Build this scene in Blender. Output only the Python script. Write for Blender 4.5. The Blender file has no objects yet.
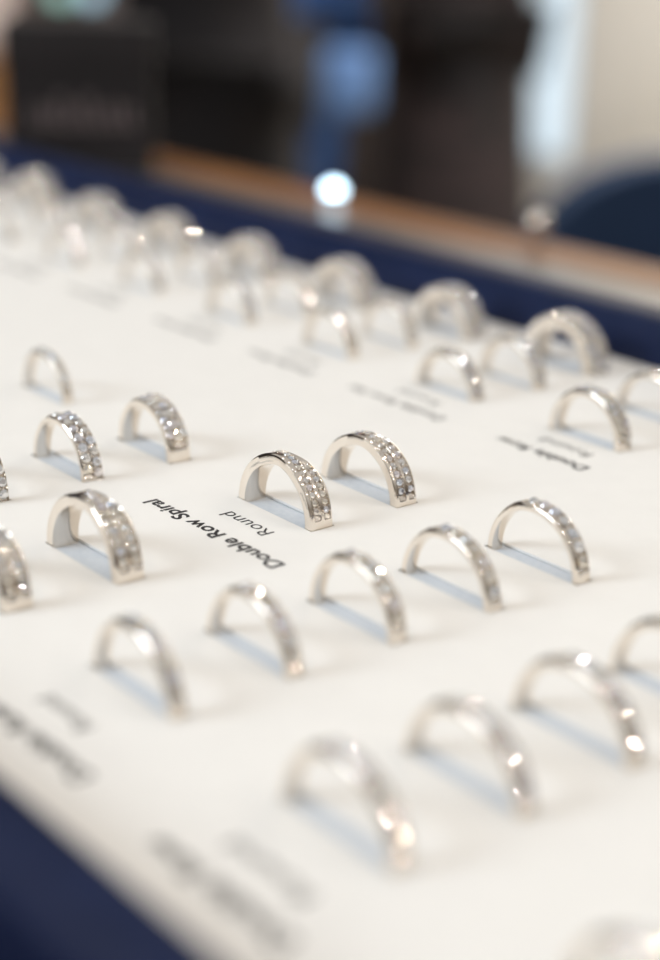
import bpy, bmesh, math, random
from mathutils import Vector, Matrix
C = bpy.context.scene
PI = math.pi
MM = 0.001
random.seed(7)

# ------------------------------------------------------------------ camera
CAM = Vector((120.668, -101.966, 97.015))
RT = Vector((0.63013, 0.776132, 0.023574)); UP = Vector((-0.271311, 0.191624, 0.943224)); DR = Vector((-0.727548, 0.600749, -0.331321))
FPX = 1637.755
cd = bpy.data.cameras.new('camera'); cam = bpy.data.objects.new('camera', cd); C.collection.objects.link(cam)
M = Matrix((RT, UP, -DR)).transposed().to_4x4(); M.translation = CAM * MM
cam.matrix_world = M
cd.sensor_fit = 'VERTICAL'; cd.sensor_height = 36.0; cd.sensor_width = 24.75
cd.lens = FPX / 960 * 36.0
cd.clip_start = 0.01; cd.clip_end = 50
cd.dof.use_dof = True; cd.dof.focus_distance = 0.274
cd.dof.aperture_fstop = cd.lens / 9.5; cd.dof.aperture_blades = 9
C.camera = cam

# ------------------------------------------------------------------ world and lights
w = bpy.data.worlds.new('world'); C.world = w; w.use_nodes = True
wnt = w.node_tree; bg = wnt.nodes['Background']; bg.inputs[1].default_value = 0.42
# the rest of the shop as surroundings: pale ceiling above, dim brown furniture at eye level
wtc = wnt.nodes.new('ShaderNodeTexCoord'); wsx = wnt.nodes.new('ShaderNodeSeparateXYZ'); wrp = wnt.nodes.new('ShaderNodeValToRGB')
wnt.links.new(wtc.outputs['Generated'], wsx.inputs[0]); wnt.links.new(wsx.outputs[2], wrp.inputs[0]); wnt.links.new(wrp.outputs[0], bg.inputs[0])
we = wrp.color_ramp.elements; we[0].position = 0.0; we[0].color = (0.06, 0.045, 0.035, 1); we[1].position = 1.0; we[1].color = (1.0, 0.99, 0.97, 1)
q_ = we.new(0.22); q_.color = (0.42, 0.36, 0.30, 1); q_ = we.new(0.45); q_.color = (0.95, 0.92, 0.88, 1)
def area(name, loc, tgt, size, power, col, size_y=None):
    l = bpy.data.lights.new(name, 'AREA'); l.energy = power; l.color = col
    l.shape = 'DISK' if size_y is None else 'RECTANGLE'; l.size = size
    if size_y: l.size_y = size_y
    o = bpy.data.objects.new(name, l); C.collection.objects.link(o); o.location = loc
    o.rotation_euler = (Vector(tgt) - Vector(loc)).to_track_quat('-Z', 'Y').to_euler(); return o
# small warm overhead spots; the second row is added for glints on the stones
SPOTS = [(-0.75, 0.45, 1.45), (0.35, 0.65, 1.45), (-0.45, -0.55, 1.45), (0.7, -0.1, 1.45), (-0.1, 0.15, 1.45), (0.2, -0.9, 1.45),
         (0.75, 1.0, 1.2), (1.3, 0.5, 1.2), (0.1, 1.2, 1.3), (1.3, 1.2, 1.0), (-1.1, -0.1, 1.3), (1.2, -0.6, 1.3)]
for i, p_ in enumerate(SPOTS):
    area('warm_spot', p_, (-0.08, 0.07, 0), 0.05, 1.05, (1.0, 0.90, 0.79))
# daylight from the shop front
area('window_daylight', (-0.9, -1.7, 1.1), (-0.08, 0.07, 0), 1.0, 27, (0.78, 0.89, 1.0), 0.9)
area('wall_fill', (-1.3, 1.9, 1.4), (-1.6, 3.0, 0.1), 1.0, 66, (1.0, 0.97, 0.93), 0.6)  # added fill lamp, brightens the cream back wall

vs = C.view_settings; vs.view_transform = 'Standard'; vs.look = 'None'; vs.gamma = 1; vs.use_curve_mapping = False
vs.exposure = 0.15
C.cycles.max_bounces = 8

# ------------------------------------------------------------------ materials
def mat(name, col, rough=0.5, metal=0.0, noise=None, bump=None, **kw):
    m = bpy.data.materials.new(name); m.use_nodes = True; nt = m.node_tree; b = nt.nodes['Principled BSDF']
    b.inputs['Base Color'].default_value = (*col, 1); b.inputs['Roughness'].default_value = rough; b.inputs['Metallic'].default_value = metal
    for k, v in kw.items(): b.inputs[k].default_value = v
    if noise or bump:
        tc = nt.nodes.new('ShaderNodeTexCoord')
    if noise:
        sc, col2, stretch = noise
        mp = nt.nodes.new('ShaderNodeMapping'); mp.inputs['Scale'].default_value = stretch
        n = nt.nodes.new('ShaderNodeTexNoise'); n.inputs['Scale'].default_value = sc; n.inputs['Detail'].default_value = 5
        r = nt.nodes.new('ShaderNodeValToRGB'); r.color_ramp.elements[0].color = (*col, 1); r.color_ramp.elements[1].color = (*col2, 1)
        r.color_ramp.elements[0].position = 0.35; r.color_ramp.elements[1].position = 0.65
        nt.links.new(tc.outputs['Object'], mp.inputs[0]); nt.links.new(mp.outputs[0], n.inputs[0])
        nt.links.new(n.outputs[0], r.inputs[0]); nt.links.new(r.outputs[0], b.inputs['Base Color'])
    if bump:
        sc, st = bump
        n2 = nt.nodes.new('ShaderNodeTexNoise'); n2.inputs['Scale'].default_value = sc
        bp_ = nt.nodes.new('ShaderNodeBump'); bp_.inputs['Strength'].default_value = st; bp_.inputs['Distance'].default_value = 0.0002
        nt.links.new(tc.outputs['Object'], n2.inputs[0]); nt.links.new(n2.outputs[0], bp_.inputs['Height']); nt.links.new(bp_.outputs[0], b.inputs['Normal'])
    return m
def emis(name, col, s):
    m = bpy.data.materials.new(name); m.use_nodes = True; nt = m.node_tree; nt.nodes.clear()
    e = nt.nodes.new('ShaderNodeEmission'); e.inputs[0].default_value = (*col, 1); e.inputs[1].default_value = s
    o = nt.nodes.new('ShaderNodeOutputMaterial'); nt.links.new(e.outputs[0], o.inputs[0]); return m
m_card = mat('white_card', (0.875, 0.86, 0.83), 0.62, noise=(180, (0.86, 0.845, 0.815), (1, 1, 1)), bump=(1500, 0.08))
m_slot = mat('pale_blue_foam', (0.66, 0.70, 0.75), 0.9, noise=(900, (0.60, 0.65, 0.71), (1, 1, 1)))
m_navy = mat('navy_leatherette', (0.005, 0.011, 0.042), 0.38, noise=(60, (0.009, 0.017, 0.058), (1, 1, 1)), bump=(1800, 0.3), **{'Specular IOR Level': 0.16})
m_ink = mat('black_ink', (0.012, 0.010, 0.012), 0.6)
m_gold = mat('white_gold', (0.88, 0.815, 0.735), 0.12, 1.0, noise=(300, (0.85, 0.775, 0.69), (1, 1, 1)))
m_wood = mat('oiled_oak', (0.36, 0.155, 0.045), 0.35, noise=(14, (0.21, 0.085, 0.026), (0.6, 9, 9)))
m_dwood = mat('dark_counter_top', (0.040, 0.026, 0.024), 0.22, noise=(18, (0.055, 0.034, 0.028), (0.6, 9, 9)))
m_trim = mat('brushed_steel', (0.42, 0.40, 0.40), 0.35, 1.0, noise=(50, (0.36, 0.35, 0.35), (1, 20, 20)))
m_box = mat('black_card_box', (0.012, 0.009, 0.010), 0.6, noise=(40, (0.016, 0.012, 0.013), (1, 1, 1)))
m_silver_ink = mat('grey_foil', (0.30, 0.24, 0.24), 0.4, 0.2)
m_coat = mat('dark_brown_cloth', (0.011, 0.007, 0.0075), 0.9, noise=(7, (0.034, 0.020, 0.020), (1, 1, 6)))
m_black = mat('black_cloth', (0.006, 0.005, 0.007), 0.9, noise=(7, (0.014, 0.010, 0.010), (1, 1, 3)))
m_jean = mat('blue_denim', (0.024, 0.080, 0.24), 0.9, noise=(9, (0.040, 0.12, 0.34), (1, 1, 2)))
m_oakb = mat('orange_oak', (0.40, 0.20, 0.07), 0.5, noise=(6, (0.32, 0.15, 0.05), (6, 6, 0.6)))
m_pink = mat('pale_pink_linen', (0.72, 0.60, 0.56), 0.9, noise=(20, (0.66, 0.55, 0.51), (1, 1, 1)))
m_pale = mat('pale_blue_cloth', (0.11, 0.21, 0.44), 0.8, noise=(12, (0.14, 0.26, 0.50), (1, 1, 1)))
m_skin = mat('skin', (0.55, 0.33, 0.24), 0.5)
m_hair = mat('hair', (0.03, 0.018, 0.012), 0.6)
m_shoe = mat('shoe_leather', (0.02, 0.015, 0.012), 0.4)
m_wall = mat('cream_plaster', (0.80, 0.76, 0.68), 0.8, noise=(2.0, (0.76, 0.72, 0.63), (1, 1, 1)))
m_dwall = mat('dark_brown_panel', (0.030, 0.021, 0.020), 0.6, noise=(3, (0.045, 0.031, 0.028), (1, 8, 1)))
m_floor = mat('beige_carpet', (0.34, 0.29, 0.24), 0.95, noise=(40, (0.28, 0.24, 0.20), (1, 1, 1)))
m_frame = mat('pale_window_frame', (0.62, 0.68, 0.72), 0.5)
m_chair = mat('navy_upholstery', (0.007, 0.024, 0.065), 0.85, noise=(30, (0.011, 0.033, 0.085), (1, 1, 1)))
m_leg = mat('dark_wood', (0.06, 0.035, 0.02), 0.4)
m_case = mat('showcase_lacquer', (0.028, 0.020, 0.022), 0.4, noise=(5, (0.042, 0.030, 0.030), (1, 1, 1)))
m_grey = mat('taupe_panel', (0.16, 0.13, 0.12), 0.6, noise=(5, (0.13, 0.10, 0.095), (1, 1, 1)))
m_pane = emis('daylit_frosted_glass', (0.68, 0.80, 0.88), 1.1)
m_glow = emis('white_glow', (0.62, 0.85, 1.0), 9)
m_ledg = emis('green_white_led', (0.42, 0.75, 0.66), 1.1)
m_ledb = emis('blue_white_led', (0.45, 0.72, 0.88), 1.2)
# cut stones
m_dia = bpy.data.materials.new('diamond'); m_dia.use_nodes = True
nt = m_dia.node_tree; nt.nodes.clear()
out = nt.nodes.new('ShaderNodeOutputMaterial'); mx = nt.nodes.new('ShaderNodeMixShader'); mx.inputs[0].default_value = 0.8
gl = nt.nodes.new('ShaderNodeBsdfGlossy'); gl.inputs['Roughness'].default_value = 0.03
oi = nt.nodes.new('ShaderNodeObjectInfo'); rp = nt.nodes.new('ShaderNodeValToRGB')
cr = rp.color_ramp; cr.elements[0].color = (1, 1, 1, 1); cr.elements[1].color = (0.98, 0.90, 0.80, 1)
e = cr.elements.new(0.45); e.color = (1.0, 0.90, 0.72, 1); e = cr.elements.new(0.7); e.color = (0.80, 0.87, 1.0, 1); e = cr.elements.new(0.85); e.color = (1.0, 0.93, 0.97, 1)  # stone-by-stone tints put rainbow glints into the colour
nt.links.new(oi.outputs['Random'], rp.inputs[0]); nt.links.new(rp.outputs[0], gl.inputs[0])
rf = nt.nodes.new('ShaderNodeBsdfGlass'); rf.inputs['IOR'].default_value = 1.9; rf.inputs['Roughness'].default_value = 0.02
df = nt.nodes.new('ShaderNodeBsdfDiffuse'); df.inputs[0].default_value = (0.93, 0.93, 0.95, 1)
mx2 = nt.nodes.new('ShaderNodeMixShader'); mx2.inputs[0].default_value = 0.24
nt.links.new(rf.outputs[0], mx.inputs[1]); nt.links.new(gl.outputs[0], mx.inputs[2])
nt.links.new(mx.outputs[0], mx2.inputs[1]); nt.links.new(df.outputs[0], mx2.inputs[2]); nt.links.new(mx2.outputs[0], out.inputs[0])

# ------------------------------------------------------------------ helpers (all lengths in millimetres)
def link(name, me, m=None, parent=None):
    o = bpy.data.objects.new(name, me); C.collection.objects.link(o)
    if m: me.materials.append(m)
    if parent: o.parent = parent
    return o
def obj(name, bm, m, parent=None, smooth=False, loc=None, rotz=0):
    me = bpy.data.meshes.new(name); bmesh.ops.recalc_face_normals(bm, faces=bm.faces)
    for v in bm.verts: v.co *= MM
    if smooth:
        for f in bm.faces: f.smooth = True
        for e in bm.edges:
            if len(e.link_faces) == 2 and e.calc_face_angle(0) > 0.7: e.smooth = False
    bm.to_mesh(me); bm.free()
    o = link(name, me, m, parent)
    if loc: o.location = Vector(loc) * MM
    o.rotation_euler.z = rotz
    return o
def tag(o, label=None, cat=None, group=None, kind=None):
    if label: o['label'] = label
    if cat: o['category'] = cat
    if group: o['group'] = group
    if kind: o['kind'] = kind
    return o
def empty(name, loc, rotz=0):
    o = bpy.data.objects.new(name, None); C.collection.objects.link(o); o.location = Vector(loc) * MM; o.rotation_euler.z = rotz
    o.empty_display_size = 0.005; return o
def box(bm, x0, x1, y0, y1, z0, z1, bev=0, seg=2):
    r = bmesh.ops.create_cube(bm, size=1)['verts']
    for v in r: v.co = Vector((x0 + (v.co.x + .5) * (x1 - x0), y0 + (v.co.y + .5) * (y1 - y0), z0 + (v.co.z + .5) * (z1 - z0)))
    if bev:
        es = list({e for v in r for e in v.link_edges})
        bmesh.ops.bevel(bm, geom=es, offset=bev, segments=seg, profile=0.5, affect='EDGES')
    return bm
def lathe(bm, prof, n=24, c=(0, 0, 0)):
    rings = []
    for r, z in prof:
        if r < 1e-6: rings.append([bm.verts.new((c[0], c[1], c[2] + z))])
        else: rings.append([bm.verts.new((c[0] + r * math.cos(2 * PI * k / n), c[1] + r * math.sin(2 * PI * k / n), c[2] + z)) for k in range(n)])
    for a, b in zip(rings, rings[1:]):
        for k in range(n):
            l = (k + 1) % n
            vs_ = [a[k % len(a)], a[l % len(a)], b[l % len(b)], b[k % len(b)]]
            u = []
            for q in vs_:
                if q not in u: u.append(q)
            if len(u) > 2: bm.faces.new(u)
    for rr in (rings[0], rings[-1]):
        if len(rr) > 2: bm.faces.new(rr)
    return bm
def tube(bm, pts, r, n=10):
    pts = [Vector(p) for p in pts]; prev = None
    for i, p in enumerate(pts):
        t = (pts[min(i + 1, len(pts) - 1)] - pts[max(i - 1, 0)]).normalized()
        a = t.orthogonal().normalized() if prev is None else (prev - t * prev.dot(t)).normalized(); prev = a
        b = t.cross(a)
        rr = r[i] if isinstance(r, (list, tuple)) else r
        ring = [bm.verts.new(p + (a * math.cos(2 * PI * k / n) + b * math.sin(2 * PI * k / n)) * rr) for k in range(n)]
        if i == 0: first = ring
        else:
            for k in range(n): bm.faces.new((last[k], last[(k + 1) % n], ring[(k + 1) % n], ring[k]))
        last = ring
    bm.faces.new(first); bm.faces.new(last); return bm
NB = bmesh.new

# ------------------------------------------------------------------ the room
FZ = -1000.0
BV, LU = 3000.0, -3300.0           # planes of the two walls in view
tag(obj('floor', box(NB(), LU, 2600, -2600, BV, FZ - 40, FZ), m_floor), kind='structure')
# back wall with a tall window at its left end
WX0, WX1, WZ0, WZ1 = -2900, -2720, -520, 1300
bm = NB()
box(bm, LU, WX0, BV, BV + 120, FZ, 1800); box(bm, WX1, 2600, BV, BV + 120, FZ, 1800)
box(bm, WX0, WX1, BV, BV + 120, FZ, WZ0); box(bm, WX0, WX1, BV, BV + 120, WZ1, 1800)
tag(obj('wall_back', bm, m_wall), kind='structure')
tag(obj('wall_left', box(NB(), LU - 120, LU, -2600, BV + 120, FZ, 1800), m_dwall), kind='structure')
tag(obj('baseboard_back', box(NB(), LU, 2600, BV - 18, BV, FZ, FZ + 110, 4), m_frame), kind='structure')
wn = tag(empty('window_1', (WX0, BV, WZ0)), kind='structure')
bm = NB(); W_, H_ = WX1 - WX0, WZ1 - WZ0
for a in ((0, 22, 0, H_), (W_ - 22, W_, 0, H_), (22, W_ - 22, 0, 24), (22, W_ - 22, H_ - 24, H_), (22, W_ - 22, 640, 662)):
    box(bm, a[0], a[1], 10, 60, a[2], a[3], 2)
tag(obj('window_frame', bm, m_frame, wn), kind='structure')
tag(obj('window_pane', box(NB(), 22, W_ - 22, 32, 37, 24, H_ - 24), m_pane, wn), kind='structure')

# ------------------------------------------------------------------ the counter
CZ = -14.0
ct = tag(empty('counter', (0, 0, FZ)), 'long dark topped shop counter under the jewellery tray with oak front edge', 'counter')
def cpart(name, m, *a, bev=0): return obj(name, box(NB(), a[0], a[1], a[2], a[3], a[4] - FZ, a[5] - FZ, bev), m, ct)
cpart('counter_top', m_dwood, -1500, 700, -500, 268, CZ - 30, CZ)
cpart('reflection_strip', m_trim, -1500, 700, 268, 296, CZ - 30, CZ + 0.3)  # grey strip standing in for a bright reflection on the counter
cpart('oak_edge', m_wood, -1500, 700, 296, 324, CZ - 30, CZ + 0.5, bev=2)
cpart('body', m_case, -1460, 660, -460, 290, FZ, CZ - 30)

# ------------------------------------------------------------------ the tray with its white slotted insert
TU0, TU1, TV0, TV1 = -470.0, 130.0, -32.0, 182.0
RW, RH = 11.5, 11.5
tray = tag(empty('jewellery_tray', (-170, 74, CZ)), 'navy leatherette jewellery tray holding white slotted card, rows of rings in it', 'tray')
def tl(x, y, z): return (x + 170, y - 74, z - CZ)
bm = NB()
# rim: rounded profile swept round the four sides, thin lip overhanging an inset wall
prof = [(0, -12), (0, RH - 1.6), (0.5, RH - 0.5), (1.6, RH), (RW - 1.8, RH), (RW - 0.5, RH - 0.5), (RW, RH - 1.8), (RW - 0.3, RH - 3.5), (RW - 1.2, RH - 4), (3.2, RH - 4), (3.2, CZ + 0.2), (0, CZ + 0.2)]
loops = []
for (sx, sy) in ((0, 0), (1, 0), (1, 1), (0, 1)):
    loop = []
    for o_, z in prof:
        x = (TU1 + o_) if sx else (TU0 - o_); y = (TV1 + o_) if sy else (TV0 - o_)
        loop.append(bm.verts.new(tl(x, y, z)))
    loops.append(loop)
for i in range(4):
    a, b = loops[i], loops[(i + 1) % 4]
    for k in range(len(prof)):
        l = (k + 1) % len(prof); bm.faces.new((a[k], a[l], b[l], b[k]))
obj('rim', bm, m_navy, tray, smooth=True)
obj('tray_base', box(NB(), *(v for p in zip(tl(TU0, TV0, CZ + 0.2), tl(TU1, TV1, CZ + 1.6)) for v in p)), m_navy, tray)

# ring table: kind, row centre u, front face v, outer radius, centre height h, label
R_ = []
def ring(kind, u, v, R, wd, h, label, group=None): R_.append((kind, u, v, R, wd, h, label, group))
G_HALF = 'narrow half eternity rings in the front rows'
ring('spiral', -84.5, 55.3, 10.2, 4.7, 0.1, 'polished crossover ring with two channels of tiny stones, beside the word Round')
ring('spiralb', -85.1, 74.2, 10.6, 4.7, -0.5, 'crossover ring thick with yellowish stones, right behind the crossover ring next to the printed caption')
ring('wide', -84.6, 17.9, 10.8, 4.9, 0.1, 'wide crossover ring with a dark reflection on its plain polished shoulder')
ring('wide', -84.9, -1.0, 10.6, 4.9, 0.1, 'wide crossover ring cut by the left picture edge, below the two row paved rings')
ring('tworow', -125.9, 37.6, 9.5, 4.2, 0.2, 'ring paved with two staggered rows of round stones, behind the wide crossover ring')
ring('tworow', -126.0, 18.6, 10.2, 4.2, 0.2, 'two row paved ring with only its stone set end showing at the left edge')
ring('cluster', -125.4, 55.6, 9.4, 4.7, 0.6, 'ring with a large centre row between small stones and bare grey foot')
ring('single', -168.3, 58.7, 8.8, 2.9, 0.4, 'small narrow ring standing alone at the back left of the sharp rings')
ring('half', -43.0, 74.2, 10.1, 3.3, 0, 'single row ring right of centre, behind the other single row rings of its line')
ring('half', -43.5, 56.0, 10.2, 3.1, -0.6, 'single row ring between the sharp plain ended ring and the hazier centre one')
ring('half', -43.2, 37.3, 9.8, 3.1, 0.2, 'slightly hazy single row ring standing directly below the crossover pair')
ring('half', -43.3, 19.0, 9.9, 2.9, -0.5, 'hazy single row ring below the word Double of the sharp caption')
ring('half', -42.9, 0.2, 10.1, 2.7, -0.3, 'blurred narrow ring next to the blurred caption by the left edge')
ring('half', -0.2, -0.4, 10.2, 2.8, -0.1, 'lowest and most blurred ring of the front row, beside the large blurred caption')
ring('half', -0.3, 18.6, 10.5, 2.9, -0.8, 'very blurred front row ring with two round glints, second from the front caption')
ring('half', -0.4, 37.2, 10.6, 3.0, -0.5, 'very blurred front row ring with bright double glint, third from the front caption')
ring('half', -0.4, 55.8, 10.4, 3.2, 0, 'front row ring cut off by the right picture edge')
ring('half', 42.8, 0.0, 9.8, 2.9, -0.6, 'completely blurred ring nearest the lens at the bottom right corner')
ring('duo', -82.4, 129.0, 9.6, 3.8, 0.5, 'two row ring behind the caption on the far strip, right part of the photo')
ring('half', -84.9, 151.0, 9.7, 3.8, -0.5, 'back ring cut by the right edge beside the large paved ring')
ring('duo', -122.5, 129.1, 9.4, 3.6, -0.4, 'blurred ring in the strip front file, directly before the big dark holed ring')
ring('duo', -120.8, 146.2, 9.4, 3.4, 0.4, 'blurred ring with rainbow glints tucked in front of the largest paved ring')
ring('half', -162.6, 129.2, 9.2, 3.2, 0.6, 'very blurred narrow ring in the far strip front file, middle of the photo')
ring('half', -161.8, 146.6, 9.2, 3.0, 0.6, 'very blurred narrow ring between two large paved rings at the middle of the back')
ring('duo', -201.0, 128.8, 9.2, 3.2, 0.6, 'very blurred golden brown footed ring in the far strip front file')
ring('half', -200.5, 146.6, 9.2, 3.0, 0.4, 'blurred narrow ring whose bright glint touches the third large paved ring')
ring('half', -241.0, 128.8, 9.2, 3.0, 0.4, 'faint blurred narrow ring before the fourth paved ring from the right')
ring('half', -241.0, 146.6, 9.2, 3.0, 0.4, 'faint blurred narrow ring in the middle file before the fourth paved ring')
ring('half', -281.0, 128.8, 9.2, 3.0, 0.4, 'ghostly blurred ring of the front file below the fifth large paved ring')
ring('half', -281.0, 146.6, 9.2, 3.0, 0.4, 'ghostly blurred ring of the middle file below the fifth large paved ring')
ring('half', -321.0, 129.2, 9.2, 3.0, 0.4, 'washed out ring of the front file near the far left end of the strip')
ring('half', -321.0, 146.6, 9.2, 3.0, 0.4, 'washed out ring of the middle file near the far left end of the strip')
ring('pave', -123.3, 164.3, 10.8, 6.5, 0.6, 'largest paved ring with navy showing through, in the back file at the right')
ring('pave', -161.0, 163.4, 10.2, 6.3, 0.6, 'big paved ring with small dark opening, second of the back file from the right')
ring('pave', -199.0, 161.8, 10.2, 6.3, 0.6, 'big blurred paved ring of the back file below the bright white light spot')
ring('pave', -238.0, 161.0, 10.0, 6.2, 0.6, 'big blurred paved ring of the back file, fourth from the right')
ring('pave', -277.5, 160.5, 10.0, 6.2, 0.6, 'big blurred paved ring of the back file with pale greenish top')
ring('pave', -317.0, 160.5, 10.0, 6.2, 0.6, 'big blurred dusky paved ring of the back file, below the black box corner')
ring('pave', -356.0, 160.5, 11.5, 6.2, 0.6, 'big blurred pinkish paved ring of the back file, below the black box')
ring('pave', -392.0, 160.5, 11.5, 6.2, 0.6, 'big blurred paved ring of the back file at the left edge')

# insert: one grid mesh with a recessed slot for each ring
SD = 0.5
slots = []
for (k, u, v, R, wd, h, lb, gp) in R_:
    a = math.sqrt(R * R - h * h)
    slots.append(tuple(round(q, 2) for q in (u - a - 0.1, u + a + 0.1, v - 0.1, v + wd + 0.25)))
us = sorted({TU0 + 0.1, TU1 - 0.1} | {s[i] for s in slots for i in (0, 1)})
vv = sorted({TV0 + 0.1, TV1 - 0.1} | {s[i] for s in slots for i in (2, 3)})
bm = NB(); bs = NB()
cache = {}
def gv(b, x, y, z):
    key = (id(b), round(x, 3), round(y, 3), z)
    if key not in cache: cache[key] = b.verts.new(tl(x, y, z))
    return cache[key]
inside = lambda x, y: any(s[0] < x < s[1] and s[2] < y < s[3] for s in slots)
for i in range(len(us) - 1):
    for j in range(len(vv) - 1):
        if not inside((us[i] + us[i + 1]) / 2, (vv[j] + vv[j + 1]) / 2):
            bm.faces.new([gv(bm, x, y, 0) for x, y in ((us[i], vv[j]), (us[i + 1], vv[j]), (us[i + 1], vv[j + 1]), (us[i], vv[j + 1]))])
for s in slots:                                                # slot walls, 0.5 mm of card
    p = [(s[0], s[2]), (s[1], s[2]), (s[1], s[3]), (s[0], s[3])]
    for a, b in zip(p, p[1:] + p[:1]):
        bm.faces.new((bm.verts.new(tl(*a, 0)), bm.verts.new(tl(*b, 0)), bm.verts.new(tl(*b, -0.4)), bm.verts.new(tl(*a, -0.4))))
me = bpy.data.meshes.new('card_insert')
for v_ in bm.verts: v_.co *= MM
bmesh.ops.recalc_face_normals(bm, faces=bm.faces)
bm.to_mesh(me); bm.free(); card = link('card_insert', me, m_card, tray)
card['label'] = 'white printed card with cut slots'
pad = obj('foam_pad', box(NB(), *(v for p in zip(tl(TU0 + .2, TV0 + .2, CZ + 1.7), tl(TU1 - .2, TV1 - .2, -SD)) for v in p)), m_slot, tray)

# ------------------------------------------------------------------ printed captions on the card
def caption(text, u, v, length, cap, bold, thin=False):
    cu = bpy.data.curves.new('caption', 'FONT'); cu.body = text; cu.align_x = 'CENTER'; cu.align_y = 'CENTER'
    cu.size = 1; cu.extrude = 0.004; cu.offset = (0.004 if thin else 0.020) if bold else (-0.012 if thin else -0.004); cu.space_character = 1.0; cu.resolution_u = 3
    t = bpy.data.objects.new('tmp', cu); C.collection.objects.link(t)
    bpy.context.view_layer.update()
    me = bpy.data.meshes.new_from_object(t.evaluated_get(bpy.context.evaluated_depsgraph_get()))
    bpy.data.objects.remove(t); bpy.data.curves.remove(cu)
    xs = [q.co.x for q in me.vertices]; ys = [q.co.y for q in me.vertices]
    sx = length / (max(xs) - min(xs)); sy = cap / 0.70
    cx, cy = (max(xs) + min(xs)) / 2, (max(ys) + min(ys)) / 2
    x0, y0, z0 = tl(u, v, 0)
    for q in me.vertices:
        q.co = Vector((x0 - (q.co.x - cx) * sx, y0 - (q.co.y - cy) * sy, z0 + 0.035 + q.co.z * 3)) * MM
    me.materials.clear()
    o = link('printed_caption', me, m_ink, card)
    return o
def header(u, v, a, la, b, lb_):
    caption(a, u, v, la, 2.9, True, u < -100)
    caption(b, u + 0.2, v + 6.6, lb_, 2.8, False, u < -100)
header(-83.7, 42.3, 'Double Row Spiral', 36.5, 'Round', 12.0)
header(-43.0, -16.0, 'Double Row Half', 32.0, 'Round', 10.5)
header(0.9, -17.0, 'Double Row', 24.5, 'Round', 13.8)
header(-81.2, 116.2, 'Double Row', 23.0, 'Round', 12.5)
header(-122.3, 115.4, 'Double Row Set', 29.0, 'Round', 12.0)
header(-161.0, 115.0, 'Double Row', 23.0, 'Round', 11.0)
header(-198.0, 114.0, 'Double Row', 25.0, 'Round', 11.0)
header(-240.0, 114.0, 'Double Row', 24.0, 'Round', 11.0)
header(-280.0, 114.0, 'Double Row', 24.0, 'Round', 11.0)
header(-38.0, 114.6, 'Double Row', 24.0, 'Round', 11.0)

# ------------------------------------------------------------------ diamonds
def diamond_mesh():
    bm = NB(); rnd = lambda r, z, n, off: [bm.verts.new((r * math.cos(2 * PI * (k + off) / n) * MM, r * math.sin(2 * PI * (k + off) / n) * MM, z * MM)) for k in range(n)]
    t = rnd(.26, .24, 8, 0); s = rnd(.40, .15, 8, .5); g = rnd(.5, .02, 16, 0); g2 = rnd(.5, -.02, 16, 0); p = rnd(.24, -.22, 8, .5); cl = bm.verts.new((0, 0, -.42 * MM))
    bm.faces.new(t)
    for k in range(8):
        l = (k + 1) % 8
        bm.faces.new((t[k], s[k], t[l]))                                       # star
        bm.faces.new((s[k], g[2 * k], g[2 * k + 1])); bm.faces.new((s[k], g[2 * k + 1], g[(2 * k + 2) % 16]))  # upper girdle
        bm.faces.new((t[l], s[k], g[(2 * k + 2) % 16], s[l]))                  # bezel
        bm.faces.new((p[k], g2[2 * k + 1], g2[2 * k])); bm.faces.new((p[k], g2[(2 * k + 2) % 16], g2[2 * k + 1]))
        bm.faces.new((cl, p[l], g2[(2 * k + 2) % 16], p[k]))
    for k in range(16): bm.faces.new((g[k], g2[k], g2[(k + 1) % 16], g[(k + 1) % 16]))
    bmesh.ops.recalc_face_normals(bm, faces=bm.faces)
    me = bpy.data.meshes.new('diamond'); bm.to_mesh(me); bm.free(); me.materials.append(m_dia); return me
DIA = diamond_mesh()

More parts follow.
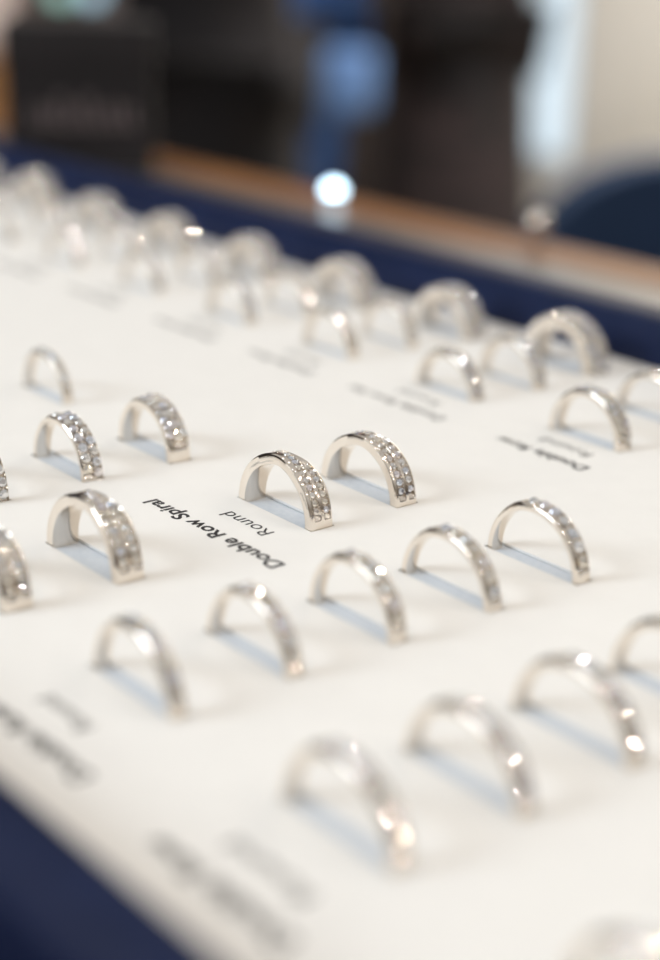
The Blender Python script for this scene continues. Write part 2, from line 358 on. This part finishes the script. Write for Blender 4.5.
# ------------------------------------------------------------------ ring kinds (outer radius 10 mm, centre at origin, v runs 0..w)
def sm(a, b, x):
    t = max(0.0, min(1.0, (x - a) / (b - a))); return t * t * (3 - 2 * t)
deg = math.degrees
def K_spiral(pinch, d, ext, w, split):
    def front(t): return 0.55 * math.exp(-((t - 95) / 30.0) ** 2) * pinch
    def back(t): return w - 1.25 * pinch * math.exp(-((t - 98) / 26.0) ** 2) + 0.15 * math.exp(-((t - 40) / 18.0) ** 2)
    l1 = (lambda t: 1.55 + 1.35 * sm(45, 112, t) - .1, 13, ext, d)
    l2 = (lambda t: w - 1.15 - 0.25 * sm(40, 80, t), 13, split, d)
    return dict(w=w, front=front, back=back, lanes=[l1, l2], chan=True, t=1.9)
kinds = {
    'spiral': K_spiral(1.0, 1.22, 108, 4.7, 66),
    'spiralb': K_spiral(0.7, 1.30, 114, 4.7, 84),
    'wide': K_spiral(0.85, 1.42, 100, 4.9, 74),
    'tworow': dict(w=4.2, front=lambda t: 0.5 * sm(100, 130, t), back=lambda t: 4.2 - 0.5 * sm(100, 130, t), lanes=[(lambda t: 1.15, 6, 103, 1.85), (lambda t: 3.05, 0, 98, 1.85)], chan=False, t=1.4),
    'cluster': dict(w=4.7, front=lambda t: 0.5 * sm(95, 130, t), back=lambda t: 4.7 - 0.5 * sm(95, 130, t), lanes=[(lambda t: 0.95, 24, 100, 1.5), (lambda t: 2.4, 20, 102, 2.1), (lambda t: 3.85, 24, 100, 1.5)], chan=False, t=1.7),
    'half': dict(w=3.0, front=lambda t: 0.3 * sm(100, 130, t), back=lambda t: 3.0 - 0.3 * sm(100, 130, t), lanes=[(lambda t: 1.5, 13, 104, 2.0)], chan=False, t=1.4),
    'single': dict(w=3.0, front=lambda t: 0.3, back=lambda t: 2.7, lanes=[(lambda t: 1.5, 14, 150, 1.9)], chan=False, t=1.5),
    'duo': dict(w=3.6, front=lambda t: 0.2 * sm(100, 130, t), back=lambda t: 3.6 - 0.2 * sm(100, 130, t), lanes=[(lambda t: 1.0, 10, 112, 1.5), (lambda t: 2.6, 6, 108, 1.5)], chan=False, t=1.7),
    'pave': dict(w=6.3, front=lambda t: 0.0, back=lambda t: 6.3, lanes=[(lambda t: 0.95, 4, 176, 1.7), (lambda t: 2.4, 0, 180, 1.7), (lambda t: 3.9, 4, 176, 1.7), (lambda t: 5.35, 0, 180, 1.7)], chan=False, t=2.6),
}
def ring_parts(kn):
    K = kinds[kn]; R = 10.0; bm = NB(); NT = 150; NS = 30; T0, T1 = -30.0, 210.0
    rows = []
    for i in range(NT + 1):
        t = T0 + (T1 - T0) * i / NT; th = math.radians(t); f, b = K['front'](t), K['back'](t)
        pts = []
        for j in range(NS + 1):                                # outer surface
            s = j / NS; y = f + (b - f) * s
            e_ = min(s, 1 - s) * (b - f); r = R - 0.28 * max(0, 1 - e_ / 0.4) ** 2
            if not K['chan'] : r -= 0.22 * (1 - sm(0.2, 0.9, e_))
            for (lv, a0, a1, d) in K['lanes']:
                env = sm(a0 - 5, a0 - 1, t) * (1 - sm(a1 + 1, a1 + 5, t))
                k_ = abs(y - lv(t)) / (d / 2 + 0.06)
                if k_ < 1.0: r -= (0.45 if K['chan'] else 0.55) * env * (1 - sm(0.82, 1.0, k_))
            pts.append((r, y))
        ti = R - K['t']
        for rr, yy in ((ti + 0.35, b), (ti + 0.08, b - 0.12), (ti, b - 0.45), (ti - 0.06, (f + b) / 2), (ti, f + 0.45), (ti + 0.08, f + 0.12), (ti + 0.35, f)):
            pts.append((rr, yy))
        rows.append([bm.verts.new((r * math.cos(th), y, r * math.sin(th))) for r, y in pts])
    n = len(rows[0])
    for a, b in zip(rows, rows[1:]):
        for k in range(n): bm.faces.new((a[k], a[(k + 1) % n], b[(k + 1) % n], b[k]))
    bm.faces.new(rows[0]); bm.faces.new(rows[-1])
    stones = []
    for li, (lv, a0, a1, d) in enumerate(K['lanes']):
        step = math.degrees(d * 1.06 / R); m = max(1, int((a1 - a0) / step)); stepu = (a1 - a0) / m
        for q in range(m):
            t = a0 + stepu * (q + 0.5)
            if kn in ('spiral', 'spiralb', 'wide') and li == 1 and lv(t) - kinds[kn]['lanes'][0][0](t) < d * 0.95: continue
            stones.append((t, lv(t), d * 0.95))
            # little grains of metal gripping the stone
            for sgn in ((-1, 1) if not K['chan'] or kn == 'half' else (-1, 1)):
                tb = math.radians(t + stepu / 2); yb = lv(t + stepu / 2) + sgn * d * 0.40; rb = 0.17 if K['chan'] else 0.22
                bmesh.ops.create_icosphere(bm, subdivisions=1, radius=rb, matrix=Matrix.Translation((9.98 * math.cos(tb), yb, 9.98 * math.sin(tb))))
    return bm, stones
protos = {}
rr_ = random.Random(3)
def make_ring(kind, u, v, R, wd, h, label, group):
    K = kinds[kind]
    root = empty('ring', (u, v, h)); tag(root, label, 'ring', group)
    S = Vector((R / 10, wd / K['w'], R / 10))
    if kind not in protos:
        bm, st = ring_parts(kind); band = obj('band', bm, m_gold, root, smooth=True); protos[kind] = (band, st)
    else:
        band = protos[kind][0].copy(); C.collection.objects.link(band); band.parent = root; st = protos[kind][1]
    band.scale = S
    root.rotation_euler = (rr_.uniform(-.012, .012), 0, rr_.uniform(-.012, .012))
    for (t, y, d) in st:
        th = math.radians(t); n = Vector((math.cos(th), 0, math.sin(th)))
        n = (n + Vector([rr_.uniform(-.13, .13) for _ in range(3)])).normalized()
        q = n.to_track_quat('Z', 'Y'); lift = 9.84 if K['chan'] else 9.97
        o = bpy.data.objects.new('diamond', DIA); C.collection.objects.link(o); o.parent = root
        o.location = Vector((lift * math.cos(th) * S.x, y * S.y, lift * math.sin(th) * S.z)) * MM
        o.rotation_mode = 'QUATERNION'; o.rotation_quaternion = q @ Matrix.Rotation(rr_.uniform(0, 6.28), 3, 'Z').to_quaternion()
        o.scale = (d,) * 3
for r in R_: make_ring(*r)

# ------------------------------------------------------------------ things on and behind the counter
# black box
yaw = math.atan2(DR.y, DR.x) - PI / 2
bx = tag(empty('jewellery_box', (-511, 274, CZ), yaw + .10), 'matt black square box with grey lettering standing on the counter behind the tray', 'box')
obj('box_body', box(NB(), -31, 31, -20, 20, 0, 46, 1.2), m_box, bx)
obj('lid', box(NB(), -31.8, 31.8, -20.8, 20.8, 44, 62, 1.2), m_box, bx)
bm = NB()
x = -20
for wdt, hh in ((4, 8), (4, 8), (5, 12), (4, 9), (5, 12), (4, 8), (4, 9), (4, 8)):   # blurred row of letters, seen only as strokes
    box(bm, x, x + 1.9, -20.3, -19.9, 19, 19 + hh * 1.15); box(bm, x, x + wdt - 0.6, -20.3, -19.9, 19, 21); x += wdt + 1.5
lg = obj('lettering', bm, m_silver_ink, bx); lg['label'] = 'row of grey letters'

# made-up glowing puck standing in for a blurred white spot at the counter's edge
def puck(loc, r, m, label, name='bright_spot'):
    o = tag(empty(name, loc), label, 'light')
    obj('housing', lathe(NB(), [(0, 0), (r * .9, 0), (r, r * .15), (r, r * .5), (r * .85, r * .6)]), m_trim, o, smooth=True)
    obj('lens', lathe(NB(), [(r * .85, r * .5), (r * .8, r * .9), (r * .55, r * 1.3), (0, r * 1.5)]), m, o, smooth=True); return o
puck((-384, 313, CZ + .5), 4.2, m_glow, 'small glowing white spot on the oak counter edge')
o = tag(empty('glint_knob', (-272, 313, CZ + .5)), 'small steel knob added for a faint reflection on the counter edge beside the brown coat', 'knob')  # made-up knob imitating a faint window reflection
obj('stem', lathe(NB(), [(0, 0), (3, 0), (3, 1), (1.4, 1.6), (1.4, 5)]), m_trim, o, smooth=True)
obj('ball', lathe(NB(), [(0, 4.5)] + [(3.8 * math.sin(a * PI / 10), 8.3 - 3.8 * math.cos(a * PI / 10)) for a in range(1, 10)] + [(0, 12.1)]), m_gold, o, smooth=True)

# display case behind at the left, with small lights along its top
def at(px, py, depth):
    return CAM + (DR + RT * ((px - 330) / FPX) + UP * ((480 - py) / FPX)) * depth
p = at(90, 60, 3300)
dc = tag(empty('display_case', (p.x, p.y, FZ), yaw), 'tall dark showcase with a taupe top, standing behind the black box', 'display case')
obj('case_body', box(NB(), -170, 230, -10, 380, 0, 860, 6), m_case, dc)
obj('case_top', box(NB(), -180, 110, -25, 330, 860, 960, 6), m_grey, dc)
for x_, m_ in ((-48, m_ledg), (14, m_ledb)):
    obj('small_light', lathe(NB(), [(0, 0)] + [(21 * math.sin(a * PI / 10), 21 - 21 * math.cos(a * PI / 10)) for a in range(1, 10)] + [(0, 42)], c=(x_, -48, 905)), m_, dc, smooth=True)

# navy chair behind the counter at the right
def armchair(loc, rotz):
    c = tag(empty('upholstered_chair', loc, rotz), 'navy upholstered chair with rounded back, beyond the counter beside the cream wall', 'chair')
    bm = NB(); box(bm, -260, 260, -250, 250, 360, 470, 35, 4); obj('seat', bm, m_chair, c, smooth=True)
    # rounded backrest as a solid with a curved top outline
    bm = NB(); pts = []
    for a in range(0, 25):
        th = PI * a / 24; sx = abs(math.cos(th)) ** .7 * (1 if math.cos(th) > 0 else -1); pts.append((270 * sx, 600 + 200 * math.sin(th) ** .8))
    pts = [(270, 420)] + pts + [(-270, 420)]
    fr = [bm.verts.new((x, 190, z)) for x, z in pts]; bk = [bm.verts.new((x * .97, 280, z - 3)) for x, z in pts]
    bm.faces.new(fr); bm.faces.new(bk)
    for k in range(len(pts)): l = (k + 1) % len(pts); bm.faces.new((fr[k], fr[l], bk[l], bk[k]))
    es = [e_ for e_ in bm.edges if len(e_.link_faces) == 2 and e_.calc_face_angle(0) > 1.0 and abs(e_.verts[0].co.y - e_.verts[1].co.y) < 20]
    bmesh.ops.bevel(bm, geom=es, offset=20, segments=3, affect='EDGES', clamp_overlap=True)
    obj('backrest', bm, m_chair, c, smooth=True)
    for sx in (-1, 1):
        for sy in (-1, 1):
            obj('leg', tube(NB(), [(sx * 215, sy * 205, 365), (sx * 235, sy * 225, 0)], [22, 13]), m_leg, c, smooth=True)
p = at(790, 234, 1950)
armchair((p.x, p.y, FZ), yaw + 0.15)

# ------------------------------------------------------------------ people
def skinned(name, nodes, edges, m, parent, sub=2, root=0):
    me = bpy.data.meshes.new(name); me.from_pydata([Vector(n[0]) * MM for n in nodes], edges, []); o = link(name, me, m, parent)
    md = o.modifiers.new('s', 'SKIN'); md.use_smooth_shade = True
    sv = me.skin_vertices[0].data
    for i, n in enumerate(nodes):
        r = n[1]; sv[i].radius = (r[0] * MM, r[1] * MM) if isinstance(r, tuple) else (r * MM, r * MM); sv[i].use_root = (i == root)
    s2 = o.modifiers.new('u', 'SUBSURF'); s2.levels = sub; s2.render_levels = sub
    ev = o.evaluated_get(bpy.context.evaluated_depsgraph_get()); bpy.context.view_layer.update()
    ev = o.evaluated_get(bpy.context.evaluated_depsgraph_get())
    nm = bpy.data.meshes.new_from_object(ev); o.modifiers.clear(); o.data = nm
    for f in nm.polygons: f.use_smooth = True
    if not nm.materials: nm.materials.append(m)
    return o
def person(loc, rotz, label, m_top, m_leg_, coat_len, hair_len=0, sc=1.0):
    P = tag(empty('person', loc, rotz), label, 'person')
    # body faces local -y
    N = [((0, 0, 960), (150, 105)), ((0, -5, 1120), (125, 92)), ((0, -8, 1290), (150, 105)), ((0, 0, 1420), (95, 75)), ((0, 5, 1500), 52), ((0, -5, 1560), (62, 72)), ((0, -12, 1650), (76, 92)), ((0, -5, 1710), (62, 75))]
    E_ = [(0, 1), (1, 2), (2, 3), (3, 4), (4, 5), (5, 6), (6, 7)]
    def add(p_, r, par): N.append((p_, r)); E_.append((par, len(N) - 1)); return len(N) - 1
    hands = []
    for s in (-1, 1):
        a = add((s * 150, 5, 1410), 55, 3); a = add((s * 195, 10, 1330), 50, a); a = add((s * 215, 20, 1110), 40, a); a = add((s * 175, -200, 1135), 29, a); a = add((s * 150, -245, 1140), (20, 30), a)
        a = add((s * 130, -285, 1145), (16, 38), a)
        for k, (dy, ln) in enumerate(((-28, 68), (-10, 76), (9, 72), (26, 58))):
            f_ = add((s * 118, -318, 1145 - dy), 9, a); f_ = add((s * (112 - ln * .15), -318 - ln * .45, 1143 - dy), 8.5, f_); add((s * (104 - ln * .4), -318 - ln * .72, 1138 - dy), 7, f_)
        th_ = add((s * 118, -285, 1182), 11, a); th_ = add((s * 104, -305, 1200), 9.5, th_); add((s * 92, -325, 1205), 8, th_)
        b = add((s * 85, 0, 900), (92, 95), 0); b = add((s * 92, -8, 700), 76, b); b = add((s * 92, -12, 500), 54, b); b = add((s * 94, 5, 330), 55, b); b = add((s * 95, 15, 95), 36, b); b = add((s * 97, 10, 45), 36, b); b = add((s * 104, -130, 28), (38, 24), b)
    skinned('body', N, E_, m_skin, P, 1)
    # face
    fb = NB()
    for s in (-1, 1):
        bmesh.ops.create_uvsphere(fb, u_segments=10, v_segments=8, radius=12, matrix=Matrix.Translation((s * 31, -88, 1640)))
    obj('eyes', fb, m_frame, P, smooth=True)
    fb = NB(); tube(fb, [(0, -98, 1645), (0, -108, 1618), (0, -118, 1598)], [7, 10, 13]); obj('nose', fb, m_skin, P, smooth=True)
    fb = NB(); tube(fb, [(-24, -86, 1565), (0, -94, 1563), (24, -86, 1565)], [3, 6, 3]); obj('mouth', fb, mat('lips', (.45, .16, .14), .5), P, smooth=True)
    for s in (-1, 1):
        fb = NB(); bmesh.ops.create_uvsphere(fb, u_segments=10, v_segments=8, radius=1, matrix=Matrix.Translation((s * 80, 0, 1628)) @ Matrix.Diagonal((10, 20, 32, 1))); obj('ear', fb, m_skin, P, smooth=True)
    hn = [((0, 0, 1715), (86, 96)), ((0, 30, 1670), (84, 78)), ((0, 45, 1600 - hair_len * .3), (76, 52)), ((0, 62, 1560 - hair_len), (60, 34))]
    skinned('hair', hn, [(0, 1), (1, 2), (2, 3)], m_hair, P, 1)
    # coat or jumper, trousers, shoes
    T = [((0, 0, 1000), (172, 130)), ((0, -4, 1120), (160, 134)), ((0, -6, 1290), (172, 128)), ((0, 0, 1420), (110, 92)), ((0, 3, 1465), (72, 66))]
    TE = [(0, 1), (1, 2), (2, 3), (3, 4)]
    z = 1000; par = 0
    while z > coat_len:
        z = max(coat_len, z - 130); T.append(((0, 0, z), (176 + (1000 - z) * .07, 134 + (1000 - z) * .09))); TE.append((par, len(T) - 1)); par = len(T) - 1
    for s in (-1, 1):
        q = 3
        for p_, r in (((s * 155, 5, 1405), 72), ((s * 200, 10, 1325), 66), ((s * 218, 20, 1110), 56), ((s * 180, -180, 1133), 44)):
            T.append((p_, r)); TE.append((q, len(T) - 1)); q = len(T) - 1
    skinned('coat' if coat_len < 800 else 'jumper', T, TE, m_top, P, 1)
    L = [((0, 0, 960), (160, 115))]; LE = []
    for s in (-1, 1):
        q = 0
        for p_, r in (((s * 88, 0, 860), (106, 108)), ((s * 94, -8, 700), 92), ((s * 94, -12, 500), 74), ((s * 95, 3, 330), 70), ((s * 96, 12, 75), 62)):
            L.append((p_, r)); LE.append((q, len(L) - 1)); q = len(L) - 1
    skinned('trousers', L, LE, m_leg_, P, 1)
    for s in (-1, 1):
        skinned('shoe', [((s * 96, 35, 45), (46, 40)), ((s * 98, -40, 40), (46, 36)), ((s * 104, -135, 32), (46, 28)), ((s * 106, -175, 28), (34, 22))], [(0, 1), (1, 2), (2, 3)], m_shoe, P, 1)
    P.scale = (sc,) * 3
    return P
def floor_at(px, depth):
    p = at(px, 100, depth); return (p.x, p.y, FZ)
person(floor_at(460, 3300), yaw + PI / 2, 'person in a long dark brown coat standing sideways, right of the person in blue', m_coat, m_black, 340)
person(floor_at(208, 2350), yaw - PI / 2, 'person in black trousers and black coat standing between the box and the person in blue', m_black, m_black, 420)
person(floor_at(306, 3800), yaw + PI / 2, 'person dressed in blue standing behind, between the two dark coats', m_jean, m_jean, 860, sc=.97)
# pale blue bag held at the side of the brown coat
p = at(349, 78, 3020)
bg_ = tag(empty('shoulder_bag', (p.x, p.y, p.z - 75), yaw), 'pale blue bag hanging at the front of the dark brown coat', 'bag')
obj('bag_body', box(NB(), -50, 50, -22, 22, 10, 128, 16, 3), m_pale, bg_, smooth=True)
obj('strap', tube(NB(), [(-44, 0, 120), (-38, 0, 280), (0, 0, 400), (38, 0, 280), (44, 0, 120)], 7), m_shoe, bg_, smooth=True)
# pale side of the shop and an oak cabinet, glimpsed left of the black box
p = at(-70, 60, 3000)
oc = tag(empty('oak_cabinet', (p.x, p.y, FZ), yaw), 'warm oak cabinet glimpsed at the left edge beside the black box', 'cabinet')
obj('body', box(NB(), -160, 130, -5, 200, 0, 790, 4), m_oakb, oc); obj('door', box(NB(), -150, 122, -22, -6, 60, 770, 3), m_oakb, oc); obj('cabinet_top', box(NB(), -165, 134, -26, 205, 790, 812, 4), m_oakb, oc)
p = at(-90, 30, 2950)
vz = tag(empty('cushion', (p.x, p.y, FZ + 814), yaw), 'pale pink cushion on the oak cabinet at the left edge', 'cushion')
obj('cover', box(NB(), -130, 165, 20, 150, 0, 300, 40, 4), m_pink, vz, smooth=True)
obj('piping', tube(NB(), [(-128, 85, 40), (-128, 85, 262), (-92, 85, 298), (127, 85, 298), (163, 85, 262), (163, 85, 40)], 5), m_pink, vz, smooth=True)
